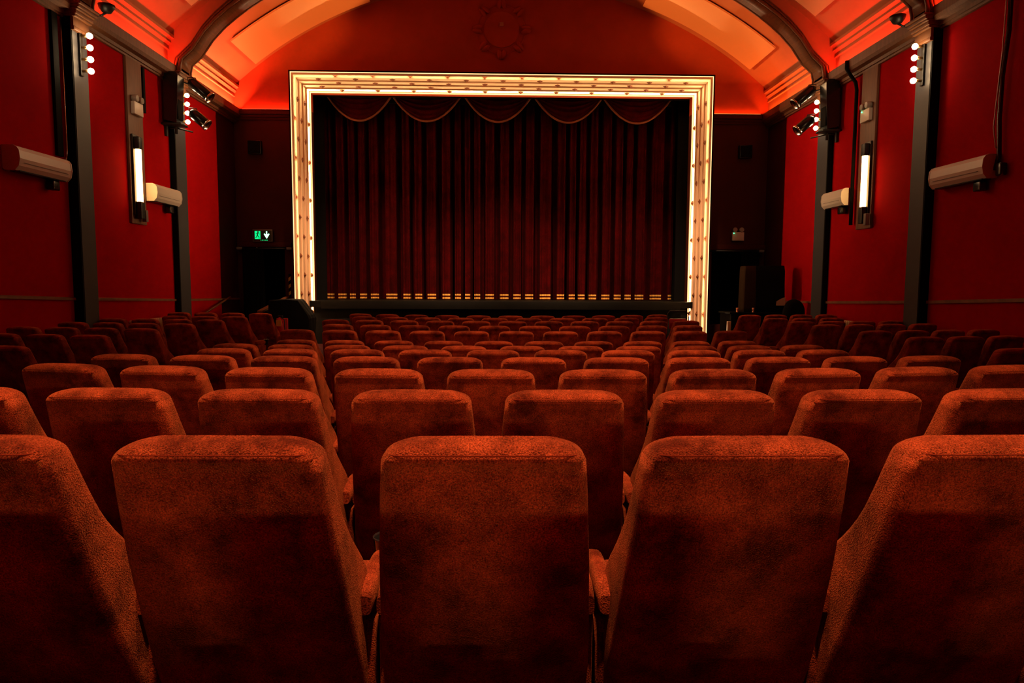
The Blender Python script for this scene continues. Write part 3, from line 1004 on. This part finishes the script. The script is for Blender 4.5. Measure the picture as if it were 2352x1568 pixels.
# exit sign over the left doorway
ex = thing('exit_sign', 'lit green exit sign with running figure and down arrow above the left doorway', 'sign', (-6.15, YF-0.10, 2.86))
MB().box(-0.26, 0.26, -0.03, 0.03, -0.15, 0.17, 0.006).build('housing', MT['grey'], ex)
MB().box(-0.235, 0.235, -0.036, -0.030, -0.13, 0.14).build('face', MT['greendark'], ex)
MB().box(-0.03, 0.03, 0.03, 0.12, -0.02, 0.08).build('bracket', MT['grey'], ex)
fig = MB()
def flat(mb, pts, y0=-0.040, y1=-0.036):
    n = len(pts)
    vs = [(x, y0, z) for x, z in pts]+[(x, y1, z) for x, z in pts]
    fs = [tuple(range(n)), tuple(reversed(range(n, 2*n)))]+[(j, n+j, n+(j+1) % n, (j+1) % n) for j in range(n)]
    return mb.add(vs, fs)
# lit doorway panel, with the dark running figure set on it
flat(fig, [(-0.20, -0.085), (-0.055, -0.085), (-0.055, 0.125), (-0.20, 0.125)])
fig.build('lit_door', MT['greenlit'], ex)
run = MB()
y0, y1 = -0.044, -0.041
flat(run, [(-0.112+0.022*math.cos(k*0.785), 0.098+0.022*math.sin(k*0.785)) for k in range(8)], y0, y1)
flat(run, [(-0.135, 0.075), (-0.105, 0.072), (-0.118, 0.012), (-0.145, 0.015)], y0, y1)
flat(run, [(-0.118, 0.012), (-0.145, 0.015), (-0.098, -0.035), (-0.085, -0.02)], y0, y1)
flat(run, [(-0.098, -0.035), (-0.085, -0.02), (-0.075, -0.075), (-0.092, -0.078)], y0, y1)
flat(run, [(-0.145, 0.015), (-0.122, 0.012), (-0.150, -0.045), (-0.168, -0.038)], y0, y1)
flat(run, [(-0.150, -0.045), (-0.168, -0.038), (-0.192, -0.05), (-0.188, -0.064)], y0, y1)
flat(run, [(-0.108, 0.07), (-0.105, 0.055), (-0.068, 0.035), (-0.066, 0.05)], y0, y1)
flat(run, [(-0.132, 0.072), (-0.138, 0.058), (-0.175, 0.045), (-0.172, 0.06)], y0, y1)
run.build('running_figure', MT['greendark'], ex)
ar = MB()
flat(ar, [(0.095, 0.12), (0.125, 0.12), (0.125, 0.03), (0.095, 0.03)])
flat(ar, [(0.035, 0.045), (0.11, -0.075), (0.11, -0.015), (0.055, 0.065)])
flat(ar, [(0.185, 0.045), (0.165, 0.065), (0.11, -0.015), (0.11, -0.075)])
flat(ar, [(0.075, 0.045), (0.145, 0.045), (0.11, -0.03)])
ar.build('arrow', MT['greenpale'], ex)
tx = MB()
for a, b_w in ((-0.05, 0.012), (-0.02, 0.03), (0.03, 0.02), (0.07, 0.035), (0.115, 0.02)):
    flat(tx, [(a, -0.118), (a+b_w, -0.118), (a+b_w, -0.104), (a, -0.104)])
tx.build('lit_edge_line', MT['greenlit'], ex)

# ================================================================== AIR CONDITIONERS
def ac(label, xw, s, y0, y1, z0, end):
    xw += s*0.004
    yc = (y0+y1)/2
    t = thing('air_conditioner', label, 'air conditioner', (xw, yc, z0))
    L = (y1-y0)/2
    prof = [(0, 0.03), (0.02, 0.0), (0.17, 0.0), (0.225, 0.06), (0.245, 0.16), (0.235, 0.27), (0.20, 0.32), (0.15, 0.34), (0.0, 0.34)]
    MB().extrude([(s*a, b) for a, b in prof], -L+0.02, L-0.02).build('body', MT['white'], t)
    for e in (-L, L-0.02):
        MB().extrude([(s*(a*1.02), b*1.01-0.001) for a, b in prof], e, e+0.02).build('end_cap', MT['white'], t)
    m = MB()
    for j in range(3):
        wallbox(m, 0, s, 0.05+0.05*j, 0.085+0.05*j, -L+0.08, L-0.08, -0.012, 0.004)
    m.build('louvre', MT['plastic'], t)
    m = MB()
    wallbox(m, 0, s, 0.238, 0.248, -L+0.1, L-0.1, 0.105, 0.11)
    m.build('front_seam', MT['grey'], t)
    ye = end*(L-0.24)
    b = wallbox(MB(), 0, s, 0.03, 0.15, ye-0.08, ye+0.08, -0.16, -0.012, 0.02)
    b.build('drain_pump', MT['plastic'], t)
ac('air conditioner high on the left wall, nearer the camera, in shadow', WL, 1, 9.80, 10.98, 3.19, 1)
ac('air conditioner on the left wall just beyond the glowing tube lamp', WL, 1, 13.66, 14.72, 3.22, 1)
ac('air conditioner high on the right wall, nearer the camera, in shadow', WR, -1, 9.82, 11.05, 3.19, -1)
ac('air conditioner on the right wall just beyond the glowing tube lamp', WR, -1, 13.86, 14.72, 3.26, -1)

# cables near the first pillars
mb = MB().tube([(WL+0.05, 11.20, 5.75), (WL+0.05, 11.2, 5.2), (WL+0.055, 11.19, 4.4), (WL+0.05, 11.2, 3.72), (WL+0.08, 11.12, 3.55)], 0.012, 8)
tag(mb.build('wall_cable', MT['chrome']), 'thin silver cable running down beside the nearer left pillar', 'cable')
mb = MB().box(WL, WL+0.05, 10.98, 11.12, 3.6, 5.78, 0.004)
tag(mb.build('cable_trunking', MT['jet']), 'black upright trunking beside the nearer left pillar', 'trunking')
t = thing('cable_bundle', 'black cable bundle hanging down the right wall to the nearer air conditioner', 'cable', (WR-0.06, 9.72, 3.3))
MB().tube([(0, 0, 2.55), (0.0, 0.0, 1.9), (-0.01, 0.06, 1.3), (0, 0.08, 0.7), (0.0, 0.04, 0.2), (0.0, 0.10, 0.0)], 0.032, 10).build('sleeve', MT['plastic'], t)
MB().tube([(-0.04, 0.03, 2.55), (-0.04, 0.05, 1.6), (-0.045, 0.10, 0.95), (-0.04, 0.13, 0.6), (-0.04, 0.06, 0.3)], 0.009, 8).build('wire', MT['white'], t)
MB().box(-0.06, 0.04, -0.09, 0.02, -0.10, 0.08, 0.02).build('junction_box', MT['plastic'], t)

# ================================================================== SPEAKERS AND SPOTLIGHTS on the far pillars
for nm, xw, s in SIDES:
    t = thing('wall_speaker', 'tall black loudspeaker bracketed beside the farther %s pillar' % nm, 'speaker', (xw, 14.60, 4.90))
    prof = [(0.04, 0.06), (0.30, 0.0), (0.36, 0.95), (0.30, 1.02), (0.06, 1.02)]
    MB().extrude([(s*a, b) for a, b in prof], -0.13, 0.15).build('cabinet', MT['plastic'], t)
    MB().box(min(0, s*0.40), max(0, s*0.40), -0.16, 0.17, -0.045, -0.005, 0.006).build('shelf', MT['black'], t)
    MB().box(min(s*0.01, s*0.05), max(s*0.01, s*0.05), -0.03, 0.03, -0.25, 1.1).build('bracket', MT['black'], t)
    MB().box(min(s*0.31, s*0.33), max(s*0.31, s*0.33), -0.10, 0.12, 0.08, 0.86).build('grille', MT['jet'], t)
    # vertical pole carrying two spotlights
    px_, py_ = xw+s*0.18, 14.72
    t = thing('spotlight_pole', 'black upright pole on the farther %s pillar holding two spotlights' % nm, 'pole', (px_, py_, 4.72))
    MB().tube([(0, 0, 0), (0, 0, 1.28)], 0.027, 10).build('pole', MT['black'], t)
    for zz in (0.12, 1.10):
        MB().tube([(-s*0.16, 0.0, zz), (0, 0, zz), (s*0.22, 0.28, zz-0.02)], 0.016, 8).build('arm', MT['black'], t)
    for j, (zz, ln) in enumerate(((5.82, 0.46), (5.19, 0.36))):
        c0 = Vector((xw+s*0.44, 15.0, zz))
        d = Vector((s*0.375, 0.03, -0.32)).normalized()
        t2 = thing('spotlight', '%s black can spotlight on the farther %s pillar pole' % (('upper', 'lower')[j], nm), 'spotlight', c0)
        q = d.to_track_quat('Z', 'Y').to_matrix().to_4x4()
        r = 0.115
        m = MB().lathe([(0.05, -0.10), (r*0.9, -0.05), (r, 0.02), (r, ln-0.05), (r*0.97, ln-0.045), (r*0.9, 0.05), (0.02, 0.04)], (0, 0, 0), 'z', 20)
        m.xf(q).build('can', MT['plastic'], t2)
        m = MB().lathe([(r+0.012, ln-0.05), (r+0.018, ln-0.03), (r+0.012, ln-0.01), (r-0.004, ln-0.01), (r-0.004, ln-0.05)], (0, 0, 0), 'z', 20)
        m.xf(q).build('rim', MT['chrome'], t2)
        m = MB().lathe([(0.001, ln*0.55), (r-0.01, ln*0.55), (r-0.01, ln*0.56), (0.001, ln*0.57)], (0, 0, 0), 'z', 20)
        m.xf(q).build('lens', MT['lens'], t2)
        # yoke
        a = Vector((-s*0.10, -0.02, 0.0))
        MB().tube([a, a+Vector((0, 0, 0.13)), Vector((s*0.05, 0, 0.12)), Vector((s*0.10, -0.02, 0.02))], 0.010, 8).build('yoke', MT['black'], t2)

# speaker grilles on the front wall
for nm, x in (('left', -6.31), ('right', 6.60)):
    t = thing('surround_speaker', 'small square black speaker on the wall %s of the screen' % nm, 'speaker', (x, YF, 5.15))
    MB().box(-0.17, 0.17, -0.12, 0.0, -0.17, 0.17, 0.01).build('cabinet', MT['plastic'], t)
    MB().box(-0.155, 0.155, -0.128, -0.118, -0.155, 0.155).build('grille', MT['jet'], t)

# ================================================================== RADIATORS
for nm, xw, s, y0 in (('left', WL, 1, 12.85), ('right', WR, -1, 12.80)):
    t = thing('radiator', 'cream column radiator under the dado rail of the %s wall' % nm, 'radiator', (xw+s*0.09, y0, floor_z(13)))
    n_ = 16
    for j in range(n_):
        y = 0.075*j
        m = MB()
        for q in (-0.035, 0.035):
            m.tube([(s*q, y, 0.10), (s*q, y, 0.14), (s*q, y, 0.84), (s*q, y, 0.88)], [0.02, 0.026, 0.026, 0.02], 8)
        m.box(-0.055, 0.055, y-0.028, y+0.028, 0.83, 0.905, 0.02).box(-0.055, 0.055, y-0.028, y+0.028, 0.09, 0.15, 0.02)
        if j in (0, n_-1):
            m.box(-0.04, 0.04, y-0.02, y+0.02, 0.0, 0.10)
        m.build('column', MT['cream'], t)

# ================================================================== LEFT OF THE SCREEN: steps, rails, covered instrument, extinguisher
o = MB().box(WL+0.02, -5.62, 17.0, YF-0.02, 0.02, DZ0).build('door_steps', MT['carpet'])
m = MB().box(WL+0.02, -5.62, 16.66, 17.0, 0.02, 0.37)
m.box(WL+0.02, -5.62, 16.32, 16.66, 0.02, 0.2).build('tread', MT['carpet'], o)
tag(o, 'dark carpeted steps up to the left doorway', 'steps')
t = thing('balustrade', 'sloping brown panel balustrade with wooden rail beside the left steps', 'balustrade', (-5.55, 16.2, 0.02))
vs = [(0, 0, 0), (0, 2.1, 0), (0, 2.1, 1.20), (0, 0, 0.92)]
m = MB().add([(x-0.03, y, z) for x, y, z in vs]+[(x+0.03, y, z) for x, y, z in vs],
             [(0, 1, 2, 3), (7, 6, 5, 4), (0, 4, 5, 1), (1, 5, 6, 2), (2, 6, 7, 3), (3, 7, 4, 0)])
m.build('panel', MT['brown'], t)
MB().add([(a, b, c) for b, c in ((-0.04, 0.915), (2.1, 1.205)) for a, c in ((-0.06, c), (0.06, c), (0.06, c+0.045), (-0.06, c+0.045))],
         [(0, 1, 2, 3), (7, 6, 5, 4), (0, 4, 5, 1), (1, 5, 6, 2), (2, 6, 7, 3), (3, 7, 4, 0)]).build('hand_rail', MT['wood'], t)
t = thing('wall_handrail', 'wooden handrail sloping up the left wall to the doorway', 'handrail', (WL, 16.6, 1.05))
MB().tube([(0.10, -0.75, -0.16), (0.10, 0.95, 0.22)], 0.024, 10).build('rail', MT['wood'], t)
for y, z in ((-0.5, -0.11), (0.75, 0.17)):
    MB().tube([(0.0, y, z-0.05), (0.08, y, z-0.04), (0.10, y, z)], 0.010, 8).build('bracket', MT['black'], t)

t = thing('covered_instrument', 'black cloth covered instrument with sloping front left of the stage', 'covered instrument', (-4.92, 16.1, 0.02))
prof = [(-0.40, 0.0), (-0.43, 0.6), (-0.43, 1.17), (-0.40, 1.21), (0.0, 1.235), (0.26, 1.22), (0.30, 1.18), (0.52, 0.86), (0.55, 0.78), (0.53, 0.4), (0.56, 0.0)]
rings = []
for j in range(13):
    y = 0.62*j/12
    e = 1-0.03*(1-min(1, 6*min(j/12, 1-j/12)))
    rings.append([(a*e+0.008*math.sin(7*b+j*1.3), y+0.012*math.sin(9*a+5*b), b*(0.985 if j in (0, 12) else 1)) for a, b in prof])
MB().loft(rings, True, False).build('cover', MT['drape'], t)
t = thing('fire_extinguisher', 'red fire extinguisher with yellow label beside the covered instrument', 'extinguisher', (-4.93, 15.72, 0.02))
MB().box(-0.13, 0.13, 0.10, 0.13, 0.0, 0.80, 0.01).build('stand', MT['redenamel'], t)
MB().lathe([(0.07, 0.2), (0.085, 0.22), (0.085, 0.70), (0.07, 0.76), (0.03, 0.79), (0.025, 0.83)], (-0.02, 0, 0), 'z', 20).build('cylinder', MT['redenamel'], t)
MB().box(-0.075, 0.035, -0.095, -0.084, 0.63, 0.77).build('label', MT['yellow'], t)
MB().box(-0.06, 0.05, -0.015, 0.015, 0.83, 0.875, 0.004).build('handle', MT['black'], t)
MB().tube([(0.02, 0, 0.82), (0.09, -0.02, 0.78), (0.10, -0.02, 0.5), (0.085, -0.03, 0.35)], 0.012, 8).build('hose', MT['black'], t)
# hazard strip at the door edge and the loose cords
mb = MB()
ht = thing('hazard_strip', 'black and yellow striped strip on the edge of the left doorway', 'strip', (-5.50, YF-0.02, 1.25))
MB().box(-0.03, 0.03, -0.005, 0.02, 0.0, 0.62).build('backing', MT['jet'], ht)
for j in range(3):
    z = 0.04+0.19*j
    MB().add([(-0.03, -0.008, z), (0.03, -0.008, z+0.05), (0.03, -0.008, z+0.14), (-0.03, -0.008, z+0.09),
              (-0.03, -0.005, z), (0.03, -0.005, z+0.05), (0.03, -0.005, z+0.14), (-0.03, -0.005, z+0.09)],
             [(0, 1, 2, 3), (7, 6, 5, 4), (0, 4, 5, 1), (1, 5, 6, 2), (2, 6, 7, 3), (3, 7, 4, 0)]).build('stripe', MT['yellow'], ht)
o = MB().tube([(-6.33, YF-0.06, 2.57), (-6.32, YF-0.06, 2.50), (-6.28, YF-0.07, 2.44), (-6.24, YF-0.06, 2.40)], 0.014, 8).build('loose_cord', MT['white'])
tag(o, 'pale cord end hanging under the lintel of the left doorway', 'cord')

# rails over the doorways
for nm, a, b in (('left', -6.84, -5.36), ('right', 5.52, 7.18)):
    t = thing('curtain_rail', 'dark curtain rail across the top of the %s doorway' % nm, 'rail', ((a+b)/2, YF-0.16, 2.53))
    L = (b-a)/2
    MB().tube([(-L, 0, 0), (L, 0, 0)], 0.022, 10).build('rod', MT['black'], t)
    for e in (-1, 1):
        MB().box(e*(L-0.09)-0.07, e*(L-0.09)+0.07, -0.03, 0.16, -0.03, 0.035, 0.006).build('bracket', MT['grey'], t)
    cl = thing('door_curtain', 'black curtain drawn to one side of the %s doorway' % nm, 'curtain', ((a+b)/2, YF-0.16, 0.57))
    x0_, x1_ = (-L+0.18, -0.02) if nm == 'left' else (0.20, L-0.15)
    pr = [(x0_+(x1_-x0_)*i/60, 0.03*math.sin(i*0.75)+0.012*math.sin(i*1.9)) for i in range(61)]
    m = MB()
    m.loft([[(x, y, z) for x, y in pr] for z in (0.0, 0.9, 1.94)], False, True, False)
    m.loft([[(x, y+0.01, z) for x, y in pr] for z in (0.0, 0.9, 1.94)], False, True, False)
    m.build('cloth', MT['drape'], cl, False)

# ================================================================== RIGHT OF THE SCREEN: counter, draped equipment, small things
t = thing('counter', 'black counter in front of the right doorway holding draped equipment', 'counter', (6.30, 16.3, 0.02))
MB().box(-0.78, 0.86, -0.30, 0.55, 0.93, 0.965, 0.006).build('worktop', MT['stage'], t)
MB().box(-0.74, 0.84, -0.26, 0.52, 0.0, 0.93).build('cabinet', MT['drape'], t)
t = thing('draped_equipment', 'tall equipment under a black cloth with brown fold on the counter', 'covered equipment', (6.43, 16.42, 0.985))
def drape(x0, x1, y0, y1, z1, seed, flare):
    rr = random.Random(seed)
    ph1, ph2 = rr.uniform(0, 6), rr.uniform(0, 6)
    rings = []
    N = 56
    for j in range(10):
        v = j/9
        ring = []
        for k in range(N):
            a = 2*math.pi*k/N
            ca, sa = math.cos(a), math.sin(a)
            q = 0.34
            ux, uy = math.copysign(abs(ca)**q, ca), math.copysign(abs(sa)**q, sa)
            g = 1+flare*(1-v)+0.035*(1-v)*math.sin(9*a+ph1)+0.02*math.sin(17*a+ph2)*(1-v)
            if j == 9:
                g *= 0.95
            ring.append(((x0+x1)/2+(x1-x0)/2*ux*g, (y0+y1)/2+(y1-y0)/2*uy*g, z1*(v if j < 9 else 1.01)))
        rings.append(ring)
    return MB().loft(rings)
drape(-0.28, 0.52, -0.12, 0.20, 1.10, 4, 0.04).build('black_cloth', MT['drape'], t)
drape(-0.50, -0.20, -0.16, 0.22, 1.09, 9, 0.05).build('brown_cloth', MT['olive'], t)
m = MB()
vs = [(0.27, -0.20, 0.16), (0.49, -0.20, 0.16), (0.49, -0.20, 0.36), (0.40, -0.20, 0.33), (0.28, -0.20, 0.26)]
m.add(vs+[(x, y+0.012, z) for x, y, z in vs], [(0, 1, 2, 3, 4), (9, 8, 7, 6, 5)]+[(j, (j+1) % 5, 5+(j+1) % 5, 5+j) for j in range(5)])
m.build('pale_corner', MT['paper'], t)
m = drape(-0.34, 0.34, -0.2, 0.2, 0.34, 12, 0.25)
m.xf(Matrix.Translation((6.78, 15.75, 0.0)))
t = thing('black_bag', 'rounded black bag on a box at the right end of the counter', 'bag', (6.88, 15.66, 0.02))
rings = []
for j in range(11):
    v = j/10
    r = (1-v**2.6)**0.5 if j < 10 else 0.05
    rings.append([(0.26*r*math.cos(a)*(1+0.05*math.sin(3*a+v*4)), 0.15*r*math.sin(a), 0.88+0.42*v) for a in [2*math.pi*k/24 for k in range(24)]])
MB().loft(rings).build('bag', MT['drape'], t)
MB().box(-0.26, 0.26, -0.16, 0.16, 0.0, 0.88, 0.01).build('box', MT['drape'], t)
for lab, x in (('left', 5.71), ('right', 6.09)):
    t = thing('copper_cup', 'small copper cup on the counter edge, %s one of the pair' % lab, 'cup', (x, 16.06, 0.985))
    MB().lathe([(0.030, 0.0), (0.03, 0.01), (0.022, 0.02), (0.028, 0.06), (0.036, 0.11), (0.033, 0.11), (0.02, 0.03)], (0, 0, 0), 'z', 16).build('bowl', MT['copper'], t)
o = MB().box(5.44, 5.52, 15.9, 15.98, 0.55, 0.78, 0.008)
o.box(5.465, 5.495, 15.925, 15.955, 0.02, 0.56)
tag(o.build('socket_post', MT['cream']), 'small pale socket post beside the right foot of the screen frame', 'post')
